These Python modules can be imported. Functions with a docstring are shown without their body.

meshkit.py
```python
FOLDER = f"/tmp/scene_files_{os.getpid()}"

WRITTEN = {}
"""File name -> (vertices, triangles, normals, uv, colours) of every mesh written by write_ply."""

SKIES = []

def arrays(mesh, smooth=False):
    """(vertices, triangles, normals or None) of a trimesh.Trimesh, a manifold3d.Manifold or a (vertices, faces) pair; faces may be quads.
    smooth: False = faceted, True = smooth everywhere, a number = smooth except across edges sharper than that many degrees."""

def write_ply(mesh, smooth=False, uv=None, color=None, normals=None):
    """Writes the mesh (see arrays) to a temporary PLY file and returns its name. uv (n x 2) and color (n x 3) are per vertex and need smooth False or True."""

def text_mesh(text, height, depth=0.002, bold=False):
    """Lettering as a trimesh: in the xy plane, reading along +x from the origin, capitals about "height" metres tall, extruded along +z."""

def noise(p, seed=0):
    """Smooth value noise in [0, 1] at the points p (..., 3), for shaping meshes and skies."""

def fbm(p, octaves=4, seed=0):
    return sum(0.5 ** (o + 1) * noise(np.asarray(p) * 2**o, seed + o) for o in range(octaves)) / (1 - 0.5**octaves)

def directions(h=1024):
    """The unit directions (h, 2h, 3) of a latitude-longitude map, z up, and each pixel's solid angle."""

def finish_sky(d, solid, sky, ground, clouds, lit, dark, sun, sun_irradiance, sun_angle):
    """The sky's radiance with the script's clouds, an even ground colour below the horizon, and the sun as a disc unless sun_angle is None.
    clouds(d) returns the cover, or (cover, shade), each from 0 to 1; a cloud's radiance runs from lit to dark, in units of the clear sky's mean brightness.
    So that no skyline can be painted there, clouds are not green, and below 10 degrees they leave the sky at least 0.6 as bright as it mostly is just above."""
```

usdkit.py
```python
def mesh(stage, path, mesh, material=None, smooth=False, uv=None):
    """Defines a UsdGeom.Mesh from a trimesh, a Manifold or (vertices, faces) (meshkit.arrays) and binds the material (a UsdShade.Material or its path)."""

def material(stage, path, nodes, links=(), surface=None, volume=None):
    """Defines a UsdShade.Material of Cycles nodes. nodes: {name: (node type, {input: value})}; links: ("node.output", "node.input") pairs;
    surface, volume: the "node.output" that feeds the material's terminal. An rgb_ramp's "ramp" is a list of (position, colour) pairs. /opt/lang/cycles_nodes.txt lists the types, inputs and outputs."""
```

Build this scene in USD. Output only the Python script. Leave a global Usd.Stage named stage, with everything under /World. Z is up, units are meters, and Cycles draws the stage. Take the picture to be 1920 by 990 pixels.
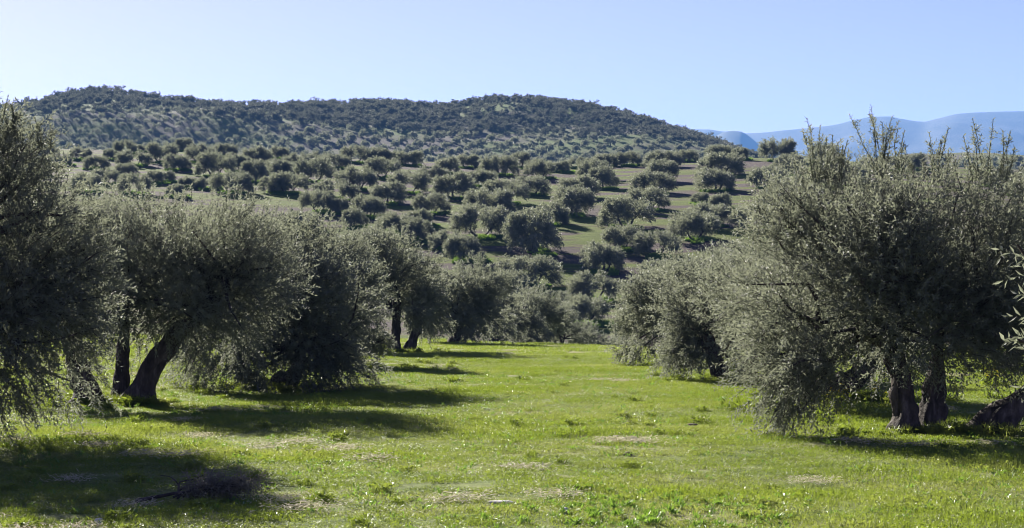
import math
import numpy as np
import usdkit, meshkit
from scipy.interpolate import PchipInterpolator, RegularGridInterpolator
from scipy.cluster.vq import kmeans2
from pxr import Usd, UsdGeom, UsdLux, UsdShade, Gf, Sdf, Vt

stage = Usd.Stage.CreateInMemory()
UsdGeom.SetStageUpAxis(stage, "Z")
UsdGeom.SetStageMetersPerUnit(stage, 1.0)
UsdGeom.Xform.Define(stage, "/World")

# ------------------------------------------------------------------ camera, sky, sun, exposure
F = 4000.0            # focal length in pixels of the 1920-wide photograph
HY = 495.0            # horizon row
cam = UsdGeom.Camera.Define(stage, "/World/camera")
cam.CreateHorizontalApertureAttr(36.0)
cam.CreateVerticalApertureAttr(36.0 * 990 / 1920)
cam.CreateFocalLengthAttr(36.0 * F / 1920)
cam.CreateClippingRangeAttr(Gf.Vec2f(0.1, 100000))
cam.CreateExposureAttr(1.75)
cam.AddTransformOp().Set(Gf.Matrix4d(1, 0, 0, 0, 0, 0, 1, 0, 0, -1, 0, 0, 0, 0, 0, 1))

SUN_AZ, SUN_EL = math.radians(-29.0), math.radians(26.0)     # azimuth from +Y towards +X
sun_dir = np.array([math.sin(SUN_AZ) * math.cos(SUN_EL), math.cos(SUN_AZ) * math.cos(SUN_EL), math.sin(SUN_EL)])
usdkit.material(stage, "/World/Looks/sky", {
    "s": ("sky_texture", {"sky_type": "single_scattering", "sun_disc": False, "sun_elevation": SUN_EL, "sun_rotation": math.atan2(sun_dir[0], sun_dir[1]),
                          "altitude": 500.0, "air_density": 0.55, "aerosol_density": 0.45, "ozone_density": 1.0}),
    "w": ("mix_color", {"blend_type": "multiply", "fac": 1.0, "b": (0.80, 0.585, 0.92), "use_clamp_result": False}),
    "b": ("background_shader", {"strength": 0.05}),
}, [("s.color", "w.a"), ("w.result", "b.color")], surface="b.background")
dome = UsdLux.DomeLight.Define(stage, "/World/sky")
UsdShade.MaterialBindingAPI.Apply(dome.GetPrim()).Bind(UsdShade.Material.Get(stage, "/World/Looks/sky"))
dome.GetPrim().SetCustomDataByKey("kind", "structure")
sun = UsdLux.DistantLight.Define(stage, "/World/sun")
sun.CreateNormalizeAttr(True)
sun.CreateIntensityAttr(1.25)
sun.CreateAngleAttr(0.5)
sun.CreateColorAttr(Gf.Vec3f(1.0, 0.95, 0.87))
zax = Gf.Vec3d(*sun_dir)                                       # light shines along -z
xax = Gf.Cross(Gf.Vec3d(0, 0, 1), zax).GetNormalized()
yax = Gf.Cross(zax, xax)
sun.AddTransformOp().Set(Gf.Matrix4d(*xax, 0, *yax, 0, *zax, 0, 0, 0, 0, 1))

# ------------------------------------------------------------------ helpers
used = {}


def numbered(path):
    n = used.get(path, 0)
    used[path] = n + 1
    return path if n == 0 else f"{path}_{n:03d}"


def say(prim, label=None, category=None, group=None, kind=None):
    for k, v in (("label", label), ("category", category), ("group", group), ("kind", kind)):
        if v:
            prim.SetCustomDataByKey(k, v)
    return prim


def put(name, mesh, mat, parent="/World", smooth=False):
    p = numbered(f"{parent}/{name}")
    usdkit.mesh(stage, p, mesh, f"/World/Looks/{mat}", smooth=smooth)
    return stage.GetPrimAtPath(p)


def thing(name, label, category, loc, rotz=0.0, scale=1.0, group=None):
    p = numbered(f"/World/{name}")
    x = UsdGeom.Xform.Define(stage, p)
    x.AddTranslateOp().Set(Gf.Vec3d(*map(float, loc)))
    if rotz:
        x.AddRotateZOp().Set(float(rotz))
    if np.ndim(scale) or scale != 1.0:
        s = scale if np.ndim(scale) else (scale,) * 3
        x.AddScaleOp().Set(Gf.Vec3f(*map(float, s)))
    say(x.GetPrim(), label, category, group)
    return p


def copy_of(klass, name, label, category, loc, rotz, scale, group=None):
    p = thing(name, label, category, loc, rotz, scale, group)
    pr = stage.GetPrimAtPath(p)
    pr.GetReferences().AddInternalReference(klass)
    pr.SetInstanceable(True)
    return p


def instancer(name, protos, pos, idx, rotz, scale, label, category, tilt=None):
    """protos: list of (mesh, material). One object of stuff."""
    p = numbered(f"/World/{name}")
    pi = UsdGeom.PointInstancer.Define(stage, p)
    paths = []
    for k, (m, mat) in enumerate(protos):
        q = f"{p}/clump_{k:03d}" if k else f"{p}/clump"
        usdkit.mesh(stage, q, m, f"/World/Looks/{mat}")
        paths.append(q)
    pi.CreatePrototypesRel().SetTargets(paths)
    pi.CreateProtoIndicesAttr(Vt.IntArray.FromNumpy(np.asarray(idx, np.int32)))
    pi.CreatePositionsAttr(Vt.Vec3fArray.FromNumpy(np.asarray(pos, np.float32)))
    half = np.asarray(rotz) / 2
    pi.CreateOrientationsAttr(Vt.QuathArray([Gf.Quath(float(math.cos(h)), 0.0, 0.0, float(math.sin(h))) for h in half]))
    s = np.asarray(scale, np.float32)
    if s.ndim == 1:
        s = np.stack([s] * 3, 1)
    pi.CreateScalesAttr(Vt.Vec3fArray.FromNumpy(s))
    say(pi.GetPrim(), label, category, None, "stuff")
    return p


def unit(v):
    return v / np.maximum(np.linalg.norm(v, axis=-1, keepdims=True), 1e-9)


def ball(rng, n):
    return unit(rng.normal(size=(n, 3)))


def merge(parts):
    vs, fs, n = [], [], 0
    for v, f in parts:
        vs.append(v)
        fs.append(np.asarray(f) + n)
        n += len(v)
    return np.vstack(vs), np.vstack(fs)


def tube(path, radii, sides=8, rng=None, rough=0.0, lobes=0):
    p = np.asarray(path, float)
    r = np.broadcast_to(np.asarray(radii, float), (len(p),))
    t = unit(np.gradient(p, axis=0))
    a = unit(np.cross(t, np.where(np.abs(t[:, 2:]) < 0.9, [0, 0, 1.0], [1.0, 0, 0])))
    for i in range(1, len(a)):                               # keep the frame from twisting
        a[i] = unit(a[i - 1] - t[i] * (a[i - 1] @ t[i]))
    b = np.cross(t, a)
    ang = np.arange(sides) * 2 * np.pi / sides
    rr = np.ones((len(p), sides))
    if rng is not None and rough:
        s = rng.integers(1000)
        q = np.stack(np.broadcast_arrays(np.cos(ang)[None] * 1.7, np.sin(ang)[None] * 1.7, np.linspace(0, len(p) / 4.0, len(p))[:, None]), -1)
        rr = 1 + rough * (2 * meshkit.fbm(q + s, 3, int(s)) - 1)
        if lobes:
            rr *= 1 + 0.2 * np.sin(lobes * ang[None] + np.linspace(0, 1.6, len(p))[:, None])
    v = p[:, None] + (r[:, None] * rr)[..., None] * (np.cos(ang)[None, :, None] * a[:, None] + np.sin(ang)[None, :, None] * b[:, None])
    i, j = np.meshgrid(np.arange(len(p) - 1), np.arange(sides), indexing="ij")
    q = np.stack([i * sides + j, i * sides + (j + 1) % sides, (i + 1) * sides + (j + 1) % sides, (i + 1) * sides + j], -1).reshape(-1, 4)
    return v.reshape(-1, 3), np.vstack([q[:, [0, 1, 2]], q[:, [0, 2, 3]]])


def smooth_curve(pts, n):
    pts = np.asarray(pts, float)
    s = np.concatenate([[0], np.cumsum(np.linalg.norm(np.diff(pts, axis=0), axis=1))])
    return PchipInterpolator(s, pts)(np.linspace(0, s[-1], n))


# ------------------------------------------------------------------ materials
def leaf_material(name, dark, light, silver, rough=0.38, trans=0.3, spec=0.5, tint_scale=0.35, trans_col=None, silver_at=0.78):
    trans_col = trans_col or tuple(min(1, 1.25 * c) for c in light)
    usdkit.material(stage, f"/World/Looks/{name}", {
        "g": ("geometry", {}),
        "n": ("noise_texture", {"scale": tint_scale, "detail": 3.0}),
        "leafy": ("rgb_ramp", {"ramp": [(0.0, dark), (0.45, light), (silver_at, tuple(0.6 * a + 0.4 * b for a, b in zip(light, silver))), (1.0, silver)]}),
        "clump": ("rgb_ramp", {"ramp": [(0.32, (0.68, 0.68, 0.66)), (0.5, (1, 1, 1)), (0.68, (1.18, 1.14, 0.98))]}),
        "mul": ("mix_color", {"blend_type": "multiply", "fac": 1.0}),
        "p": ("principled_bsdf", {"roughness": rough, "specular_ior_level": spec}),
        "tc": ("mix_color", {"blend_type": "multiply", "fac": 1.0, "b": trans_col}),
        "t": ("translucent_bsdf", {"color": trans_col}),
        "m": ("mix_closure", {"fac": trans}),
    }, [("g.position", "n.vector"), ("g.random_per_island", "leafy.fac"), ("n.fac", "clump.fac"), ("leafy.color", "mul.a"), ("clump.color", "mul.b"),
        ("mul.result", "p.base_color"), ("p.BSDF", "m.closure1"), ("t.BSDF", "m.closure2")], surface="m.closure")


leaf_material("olive_leaf", (0.08, 0.087, 0.057), (0.26, 0.268, 0.21), (0.67, 0.685, 0.61), rough=0.58, trans=0.37, spec=0.6, trans_col=(0.28, 0.30, 0.20), silver_at=0.5)
leaf_material("olive_leaf_far", (0.13, 0.137, 0.09), (0.26, 0.272, 0.20), (0.46, 0.47, 0.39), rough=0.5, trans=0.36, spec=0.8, tint_scale=0.08, trans_col=(0.29, 0.31, 0.19))
leaf_material("scrub_leaf", (0.065, 0.07, 0.05), (0.13, 0.135, 0.095), (0.26, 0.235, 0.19), rough=0.6, trans=0.28, spec=0.3, tint_scale=0.025)
usdkit.material(stage, "/World/Looks/grass_blade", {
    "g": ("geometry", {}),
    "mp": ("mapping", {"scale": (0.5, 1.0, 1.0)}),
    "n": ("noise_texture", {"scale": 0.75, "detail": 6.0, "roughness": 0.62}),
    "lush": ("rgb_ramp", {"ramp": [(0.0, (0.15, 0.19, 0.025)), (0.5, (0.295, 0.345, 0.05)), (0.9, (0.40, 0.43, 0.10)), (1.0, (0.42, 0.40, 0.2))]}),
    "dry": ("rgb_ramp", {"ramp": [(0.0, (0.22, 0.235, 0.07)), (0.5, (0.37, 0.375, 0.14)), (0.8, (0.42, 0.385, 0.2)), (1.0, (0.55, 0.5, 0.33))]}),
    "f": ("rgb_ramp", {"ramp": [(0.46, (0, 0, 0)), (0.70, (1, 1, 1))]}),
    "c": ("mix_color", {"blend_type": "mix"}),
    "p": ("principled_bsdf", {"roughness": 0.5, "specular_ior_level": 0.4}),
    "tc": ("mix_color", {"blend_type": "multiply", "fac": 1.0, "b": (1.35, 1.4, 1.0), "use_clamp_result": False}),
    "t": ("translucent_bsdf", {}),
    "m": ("mix_closure", {"fac": 0.48}),
}, [("g.position", "mp.vector"), ("mp.vector", "n.vector"), ("g.random_per_island", "lush.fac"), ("g.random_per_island", "dry.fac"), ("n.fac", "f.fac"), ("f.color", "c.fac"), ("lush.color", "c.a"), ("dry.color", "c.b"),
    ("c.result", "p.base_color"), ("c.result", "tc.a"), ("tc.result", "t.color"), ("p.BSDF", "m.closure1"), ("t.BSDF", "m.closure2")], surface="m.closure")
leaf_material("weed_leaf", (0.06, 0.13, 0.02), (0.11, 0.2, 0.035), (0.2, 0.28, 0.08), rough=0.4, trans=0.4, spec=0.45, tint_scale=2.0, trans_col=(0.22, 0.36, 0.04))
leaf_material("dry_leaf", (0.15, 0.135, 0.09), (0.25, 0.225, 0.16), (0.38, 0.34, 0.27), rough=0.6, trans=0.15, spec=0.3, tint_scale=3.0)
leaf_material("straw", (0.42, 0.37, 0.24), (0.58, 0.53, 0.38), (0.74, 0.70, 0.58), rough=0.7, trans=0.25, spec=0.2, tint_scale=3.0)
leaf_material("yellow_petal", (0.55, 0.42, 0.01), (0.7, 0.55, 0.02), (0.75, 0.62, 0.05), rough=0.6, trans=0.4, spec=0.2, tint_scale=5.0)


def surface_material(name, scale, ramp, bump=0.3, dist=0.05, rough=0.9, detail=6.0, bump_scale=None, stretch=(1, 1, 1)):
    usdkit.material(stage, f"/World/Looks/{name}", {
        "g": ("geometry", {}),
        "mp": ("mapping", {"scale": stretch}),
        "n": ("noise_texture", {"scale": scale, "detail": detail, "roughness": 0.6}),
        "r": ("rgb_ramp", {"ramp": ramp}),
        "n2": ("noise_texture", {"scale": bump_scale or scale * 4, "detail": 6.0, "roughness": 0.65}),
        "b": ("bump", {"strength": bump, "distance": dist}),
        "p": ("principled_bsdf", {"roughness": rough, "specular_ior_level": 0.2}),
    }, [("g.position", "mp.vector"), ("mp.vector", "n.vector"), ("n.fac", "r.fac"), ("r.color", "p.base_color"), ("g.position", "n2.vector"), ("n2.fac", "b.height"), ("b.normal", "p.normal")], surface="p.BSDF")


surface_material("bark", 9.0, [(0.3, (0.018, 0.014, 0.011)), (0.52, (0.06, 0.049, 0.039)), (0.72, (0.15, 0.128, 0.105))], bump=1.0, dist=0.07, bump_scale=22.0, stretch=(1, 1, 0.25))
surface_material("stone", 6.0, [(0.3, (0.36, 0.33, 0.28)), (0.7, (0.56, 0.53, 0.46))], bump=0.6, dist=0.02, bump_scale=40.0)
surface_material("clod", 8.0, [(0.3, (0.12, 0.09, 0.06)), (0.7, (0.22, 0.17, 0.12))], bump=0.8, dist=0.02, bump_scale=40.0)
surface_material("mountain_rock", 0.0035, [(0.35, (0.025, 0.032, 0.022)), (0.55, (0.04, 0.045, 0.034)), (0.7, (0.075, 0.07, 0.06))], bump=0.0)

# the meadow under the grass: soil, low green, pale dry patches with a shape of their own
usdkit.material(stage, "/World/Looks/meadow_ground", {
    "g": ("geometry", {}),
    "mp": ("mapping", {"scale": (0.55, 1.0, 1.0)}),
    "n": ("noise_texture", {"scale": 0.9, "detail": 6.0, "roughness": 0.62}),
    "r": ("rgb_ramp", {"ramp": [(0.32, (0.10, 0.15, 0.025)), (0.5, (0.17, 0.20, 0.05)), (0.62, (0.27, 0.265, 0.11)), (0.72, (0.44, 0.39, 0.26))]}),
    "n3": ("noise_texture", {"scale": 9.0, "detail": 5.0, "roughness": 0.7}),
    "r3": ("rgb_ramp", {"ramp": [(0.3, (0.55, 0.55, 0.5)), (0.55, (1, 1, 1)), (0.75, (1.35, 1.3, 1.2))]}),
    "mul": ("mix_color", {"blend_type": "multiply", "fac": 1.0, "use_clamp_result": False}),
    "n2": ("noise_texture", {"scale": 30.0, "detail": 4.0, "roughness": 0.7}),
    "b": ("bump", {"strength": 0.8, "distance": 0.05}),
    "p": ("principled_bsdf", {"roughness": 0.95, "specular_ior_level": 0.15}),
}, [("g.position", "mp.vector"), ("mp.vector", "n.vector"), ("n.fac", "r.fac"), ("g.position", "n3.vector"), ("n3.fac", "r3.fac"), ("r.color", "mul.a"), ("r3.color", "mul.b"),
    ("mul.result", "p.base_color"), ("g.position", "n2.vector"), ("n2.fac", "b.height"), ("b.normal", "p.normal")], surface="p.BSDF")


def hill_material(name, scale, green, tan, brown, bump_scale, dist, lo=0.40, hi=0.6, stretch=(1, 1, 1), relief=(1, 1, 1)):
    usdkit.material(stage, f"/World/Looks/{name}", {
        "g": ("geometry", {}),
        "mp": ("mapping", {"scale": stretch}),
        "mp3": ("mapping", {"scale": relief}),
        "n": ("noise_texture", {"scale": scale, "detail": 5.0, "roughness": 0.6}),
        "r": ("rgb_ramp", {"ramp": [(lo - 0.08, tuple(0.8 * c for c in green)), (lo, green), (0.5 * (lo + hi), tan), (hi, brown), (hi + 0.1, tuple(1.15 * c for c in brown))]}),
        "n3": ("noise_texture", {"scale": bump_scale, "detail": 6.0, "roughness": 0.75}),
        "r3": ("rgb_ramp", {"ramp": [(0.3, (0.7, 0.7, 0.7)), (0.5, (1, 1, 1)), (0.7, (1.25, 1.22, 1.2))]}),
        "mul": ("mix_color", {"blend_type": "multiply", "fac": 1.0, "use_clamp_result": False}),
        "b": ("bump", {"strength": 0.7, "distance": dist}),
        "p": ("principled_bsdf", {"roughness": 0.95, "specular_ior_level": 0.15}),
    }, [("g.position", "mp.vector"), ("mp.vector", "n.vector"), ("g.position", "mp3.vector"), ("n.fac", "r.fac"), ("mp3.vector", "n3.vector"), ("n3.fac", "r3.fac"), ("r.color", "mul.a"), ("r3.color", "mul.b"),
        ("mul.result", "p.base_color"), ("n3.fac", "b.height"), ("b.normal", "p.normal")], surface="p.BSDF")


hill_material("hillside_ground", 0.16, (0.088, 0.118, 0.006), (0.085, 0.084, 0.018), (0.066, 0.048, 0.039), 1.3, 0.45, 0.445, 0.535, (0.4, 1.0, 1.0), (0.35, 1.5, 1.0))
hill_material("far_ground", 0.035, (0.085, 0.12, 0.02), (0.085, 0.092, 0.036), (0.085, 0.073, 0.058), 0.5, 0.6)

# ------------------------------------------------------------------ terrain
def px_of(X, Y):
    return 960 + F * X / Y


MY = PchipInterpolator([-30, 0, 19, 30, 45, 60, 75, 90, 97, 105, 115, 127, 138, 150, 160],
                       [-2.6, -2.58, -2.395, -2.372, -2.443, -2.636, -2.951, -3.39, -3.64, -4.3, -6.2, -8.8, -9.3, -7.3, -5.0])


def meadow_z(X, Y):
    X, Y = np.asarray(X, float), np.asarray(Y, float)
    ramp = np.clip((Y - 55) / 42, 0, 1) * np.clip((138 - Y) / 25, 0, 1)
    z = MY(np.minimum(Y, 160)) - 0.040 * 9 * np.tanh(X / 9) * ramp
    fade = np.clip((138 - Y) / 6, 0, 1)
    q = np.stack([X, Y, 0 * X], -1)
    return z + fade * (0.16 * (meshkit.fbm(q * 0.22, 2, 3) - 0.5) + 0.07 * (meshkit.fbm(q * 1.3, 3, 5) - 0.5))


def curve(px, pts):
    a = np.array(pts, float)
    return np.interp(px, a[:, 0], a[:, 1])


RIDGE = [(-3500, 240), (-800, 215), (-200, 238), (0, 214), (100, 195), (130, 188), (170, 181), (215, 180), (260, 189), (330, 199), (400, 205), (520, 207), (640, 203), (760, 202), (860, 205),
         (890, 199), (940, 191), (1000, 193), (1080, 202), (1150, 216), (1220, 237), (1290, 258), (1340, 276), (1400, 300), (1450, 309), (1600, 308), (1700, 293), (1860, 291), (1920, 296), (2300, 300), (5400, 310)]
SCRUB = [(-3500, 262), (-200, 250), (0, 226), (100, 207), (300, 212), (420, 217), (560, 229), (640, 238), (760, 245), (860, 253), (1000, 258), (1150, 254), (1250, 258), (1340, 275), (1400, 298), (1450, 307), (1600, 313), (1700, 303), (1860, 302), (2300, 308), (5400, 318)]
FOOT = [(-3500, 292), (100, 288), (640, 291), (860, 294), (1100, 301), (1300, 304), (1400, 308), (1450, 314), (1700, 322), (1920, 330), (5400, 330)]
CREST = [(-3500, 276), (0, 280), (200, 284), (500, 294), (800, 306), (1100, 312), (1300, 304), (1400, 299), (1480, 300), (1700, 312), (1920, 322), (5400, 322)]

pxg = np.arange(-3500, 5401, 20.0)
Yg = np.arange(138, 1401, 1.0)
yc = curve(pxg, CREST)
one = np.ones_like(pxg)
zof = lambda Y, y: Y * (HY - y) / F
knotY = [130, 138, 152, 168, 196, 228, 276, 350, 430, 560, 748, 800, 900, 1000, 1300, 1400]
knotZ = [one * MY(130), one * MY(138), one * MY(150), zof(168, 620) * one, zof(196, 540 + 0.1 * (yc - 305)), zof(228, 430 + 0.3 * (yc - 305)), zof(276, 350 + 0.7 * (yc - 305)), zof(350, yc),
         zof(350, yc) - 0.5, zof(350, yc) - 2 + 0 * one, zof(748, curve(pxg, FOOT)), zof(800, curve(pxg, SCRUB)), zof(900, curve(pxg, RIDGE)), zof(900, curve(pxg, RIDGE)) - 7, 10 * one, 0 * one]
knotZ[9] = np.minimum(knotZ[9], knotZ[10] - 8)
Zt = PchipInterpolator(knotY, np.array(knotZ))(Yg)                      # [Y, px]
_hill = RegularGridInterpolator((Yg, pxg), Zt, bounds_error=False, fill_value=None)


def hill_z(X, Y):
    X, Y = np.asarray(X, float), np.asarray(Y, float)
    z = _hill(np.stack([Y, px_of(X, Y)], -1))
    q = np.stack([X, Y, 0 * X], -1)
    amp = np.interp(Y, [138, 150, 400, 600, 800, 900], [0, 0.35, 0.5, 1.0, 1.6, 3.0])
    return z + amp * (meshkit.fbm(q * 0.06, 4, 11) - 0.5)


def ground_z(X, Y):
    X, Y = np.atleast_1d(np.asarray(X, float)), np.atleast_1d(np.asarray(Y, float))
    return np.where(Y < 138, meadow_z(X, np.minimum(Y, 138)), hill_z(X, np.maximum(Y, 138)))


def on_ground(px, d):
    X = (px - 960) / F * d
    return np.array([X, d, float(ground_z(X, d)[0])])


_scan = np.arange(155, 356, 0.5)


def slope_hit(px, y):
    X = (px - 960) / F * _scan
    yy = HY - F * ground_z(X, _scan) / _scan
    k = np.argmax(yy <= y) if (yy <= y).any() else int(np.argmin(yy))
    return np.array([X[k], _scan[k], float(ground_z(X[k], _scan[k])[0])])


def sheet(gx, gy, fz, wedge):
    A, Y = np.meshgrid(gx, gy)
    X = (A - 960) / F * Y if wedge else A
    Z = fz(X.ravel(), Y.ravel()).reshape(X.shape)
    v = np.stack([X, Y, Z], -1).reshape(-1, 3)
    n, m = X.shape
    i, j = np.meshgrid(np.arange(n - 1), np.arange(m - 1), indexing="ij")
    q = np.stack([i * m + j, i * m + j + 1, (i + 1) * m + j + 1, (i + 1) * m + j], -1).reshape(-1, 4)
    return v, np.vstack([q[:, [0, 1, 2]], q[:, [0, 2, 3]]])


gx = np.unique(np.concatenate([np.arange(-155, -20, 5.0), np.arange(-20, 20, 0.25), np.arange(20, 156, 5.0)]))
gy = np.unique(np.concatenate([np.arange(-30, 14, 2.0), np.arange(14, 60, 0.25), np.arange(60, 138.01, 0.5), [138.0]]))
say(put("meadow", sheet(gx, gy, meadow_z, False), "meadow_ground", smooth=True), "green mown meadow between the two rows of big olive trees", "meadow", kind="structure")
wx = np.unique(np.concatenate([np.arange(-3500, -100, 100.0), np.arange(-100, 2020, 12.0), np.arange(2020, 5401, 130.0)]))
say(put("hillside", sheet(wx, np.arange(138, 421, 1.5), hill_z, True), "hillside_ground", smooth=True), "tilled slope facing the meadow, planted with olive trees", "hillside", kind="structure")
wy = np.concatenate([[420.0 - 1.5 + 0.0], np.arange(424, 1400, 6.0)])
wy[0] = np.arange(138, 421, 1.5)[-1]
say(put("far_hill", sheet(wx, wy, hill_z, True), "far_ground", smooth=True), "long far hill with a scrub covered rounded top", "hill", kind="structure")

MTN = [(-3500, 330), (-500, 300), (400, 262), (1000, 245), (1230, 244), (1285, 240), (1320, 241), (1350, 245), (1400, 249), (1480, 242), (1560, 234), (1640, 218), (1660, 218), (1690, 222), (1730, 227),
       (1760, 220), (1800, 212), (1850, 209), (1920, 207), (2300, 200), (3000, 215), (5400, 300)]


def mountain_z(X, Y):
    px = px_of(X, Y)
    top = zof(8000, PchipInterpolator(*np.array(MTN, float).T)(px))
    t = np.interp(Y, [1394, 3000, 5200, 6600, 7400, 8000, 8600, 9500, 11000], [0.02, -0.02, 0.05, 0.42, 0.8, 1.0, 0.97, 0.7, 0.3])
    q = np.stack([X, Y, 0 * X], -1)
    rid = 1 - np.abs(2 * meshkit.fbm(q * np.array([0.0016, 0.0007, 1]), 5, 21) - 1)
    env = np.interp(Y, [3000, 5200, 6800, 7800, 8000, 9000], [0, 40, 190, 70, 0, 0])
    return top * t + env * (rid - 0.7) + 5 * (meshkit.fbm(q * 0.01, 4, 8) - 0.5)


mx = np.unique(np.concatenate([np.arange(-3500, 900, 110.0), np.arange(900, 2020, 5.0), np.arange(2020, 5401, 120.0)]))
my = np.concatenate([[1390, 2000, 3000, 4000], np.arange(4800, 9600, 75.0), [10000, 11000]])
say(put("mountains", sheet(mx, my, mountain_z, True), "mountain_rock", smooth=True), "long blue mountain range on the right horizon", "mountains", kind="structure")


def crag_z(X, Y):
    px = px_of(X, Y)
    prof = np.interp(px, [1180, 1260, 1340, 1355, 1366, 1376, 1390, 1402, 1425, 1480, 1600], [330, 300, 256, 247, 243, 242, 243, 250, 268, 300, 335])
    t = np.interp(Y, [5000, 6000, 6400, 6700, 7200], [0.0, 0.62, 1.0, 0.98, 0.2])
    q = np.stack([X, Y, 0 * X], -1)
    return np.where((prof > 334) | (t < 0.01), -60, zof(6400, prof) * t + 26 * (meshkit.fbm(q * 0.006, 4, 31) - 0.5))


say(put("crag", sheet(np.arange(1170, 1611, 5.0), np.arange(4990, 7220, 60.0), crag_z, True), "mountain_rock", smooth=True), "small rounded blue crag in front of the mountain range", "crag", kind="structure")

# ------------------------------------------------------------------ olive trees
def lobes_for(rng, R, zb, zt, n, skirt=6, skirt_z=0.45, rl=(0.24, 0.36), squash=(1, 1)):
    zc, c = 0.5 * (zb + zt), 0.5 * (zt - zb)
    u = ball(rng, n * 3)
    u = u[~((u[:, 2] < -0.6) & (np.hypot(u[:, 0], u[:, 1]) < 0.7))][:n]
    k = np.where(rng.random(len(u)) < 0.25, rng.uniform(0.2, 0.6, len(u)), rng.uniform(0.66, 0.86, len(u)))
    p = u * k[:, None] * np.array([R, R, c]) + [0, 0, zc]
    r = rng.uniform(*rl, len(u)) * R
    if skirt:
        a = rng.random(skirt) * 2 * np.pi
        q = np.stack([np.cos(a) * R * rng.uniform(0.7, 0.92, skirt), np.sin(a) * R * rng.uniform(0.7, 0.92, skirt), skirt_z + rng.random(skirt) * (zc - skirt_z) * 0.7], 1)
        p, r = np.vstack([p, q]), np.concatenate([r, rng.uniform(0.17, 0.25, skirt) * R])
    p[:, 0] *= squash[0]
    p[:, 1] *= squash[1]
    return p, r


def leaf_quads(rng, pos, d, n_hint, length, width, fold=0.22):
    """Diamond leaves: base at pos, along d."""
    n = unit(n_hint - (n_hint * d).sum(-1, keepdims=True) * d)
    w = np.cross(n, d)
    L = length[:, None]
    W = width[:, None]
    mid = pos + d * L * 0.45
    v = np.stack([pos, mid + w * W * 0.5 + n * W * fold, pos + d * L, mid - w * W * 0.5 + n * W * fold], 1)
    k = len(pos)
    b = np.arange(k)[:, None] * 4
    f = np.concatenate([b + [0, 1, 2], b + [0, 2, 3]], 1).reshape(-1, 3)
    return v.reshape(-1, 3), f


def leafy_shoots(rng, p0, d, L, per, leaf, width, droop=0.25, spread=0.75):
    n = len(p0)
    t = (np.arange(per) + 0.6) / per
    P = p0[:, None] + d[:, None] * (L[:, None] * t)[..., None]
    P[..., 2] -= (droop * L)[:, None] * t ** 2
    T = d[:, None] - np.array([0, 0, 1.0]) * (2 * droop * t)[None, :, None]
    T = unit(T)
    a = unit(np.cross(T, np.where(np.abs(T[..., 2:]) < 0.9, [0, 0, 1.0], [1.0, 0, 0])))
    b = np.cross(T, a)
    ang = rng.random(n)[:, None] * 6.28 + np.arange(per)[None] * 2.4 + rng.normal(0, 0.3, (n, per))
    side = np.cos(ang)[..., None] * a + np.sin(ang)[..., None] * b
    cs = np.clip(rng.normal(0.62, 0.18, (n, per)), 0.1, 0.97)[..., None]
    ld = unit(T * cs + side * np.sqrt(1 - cs ** 2) + rng.normal(0, 0.12, (n, per, 3)))
    nh = T * 0.8 - side * 0.4 + rng.normal(0, 0.45, (n, per, 3))
    m = n * per
    return leaf_quads(rng, P.reshape(-1, 3), ld.reshape(-1, 3), nh.reshape(-1, 3), leaf * rng.uniform(0.65, 1.2, m), width * rng.uniform(0.75, 1.25, m)), (P, T)


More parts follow.
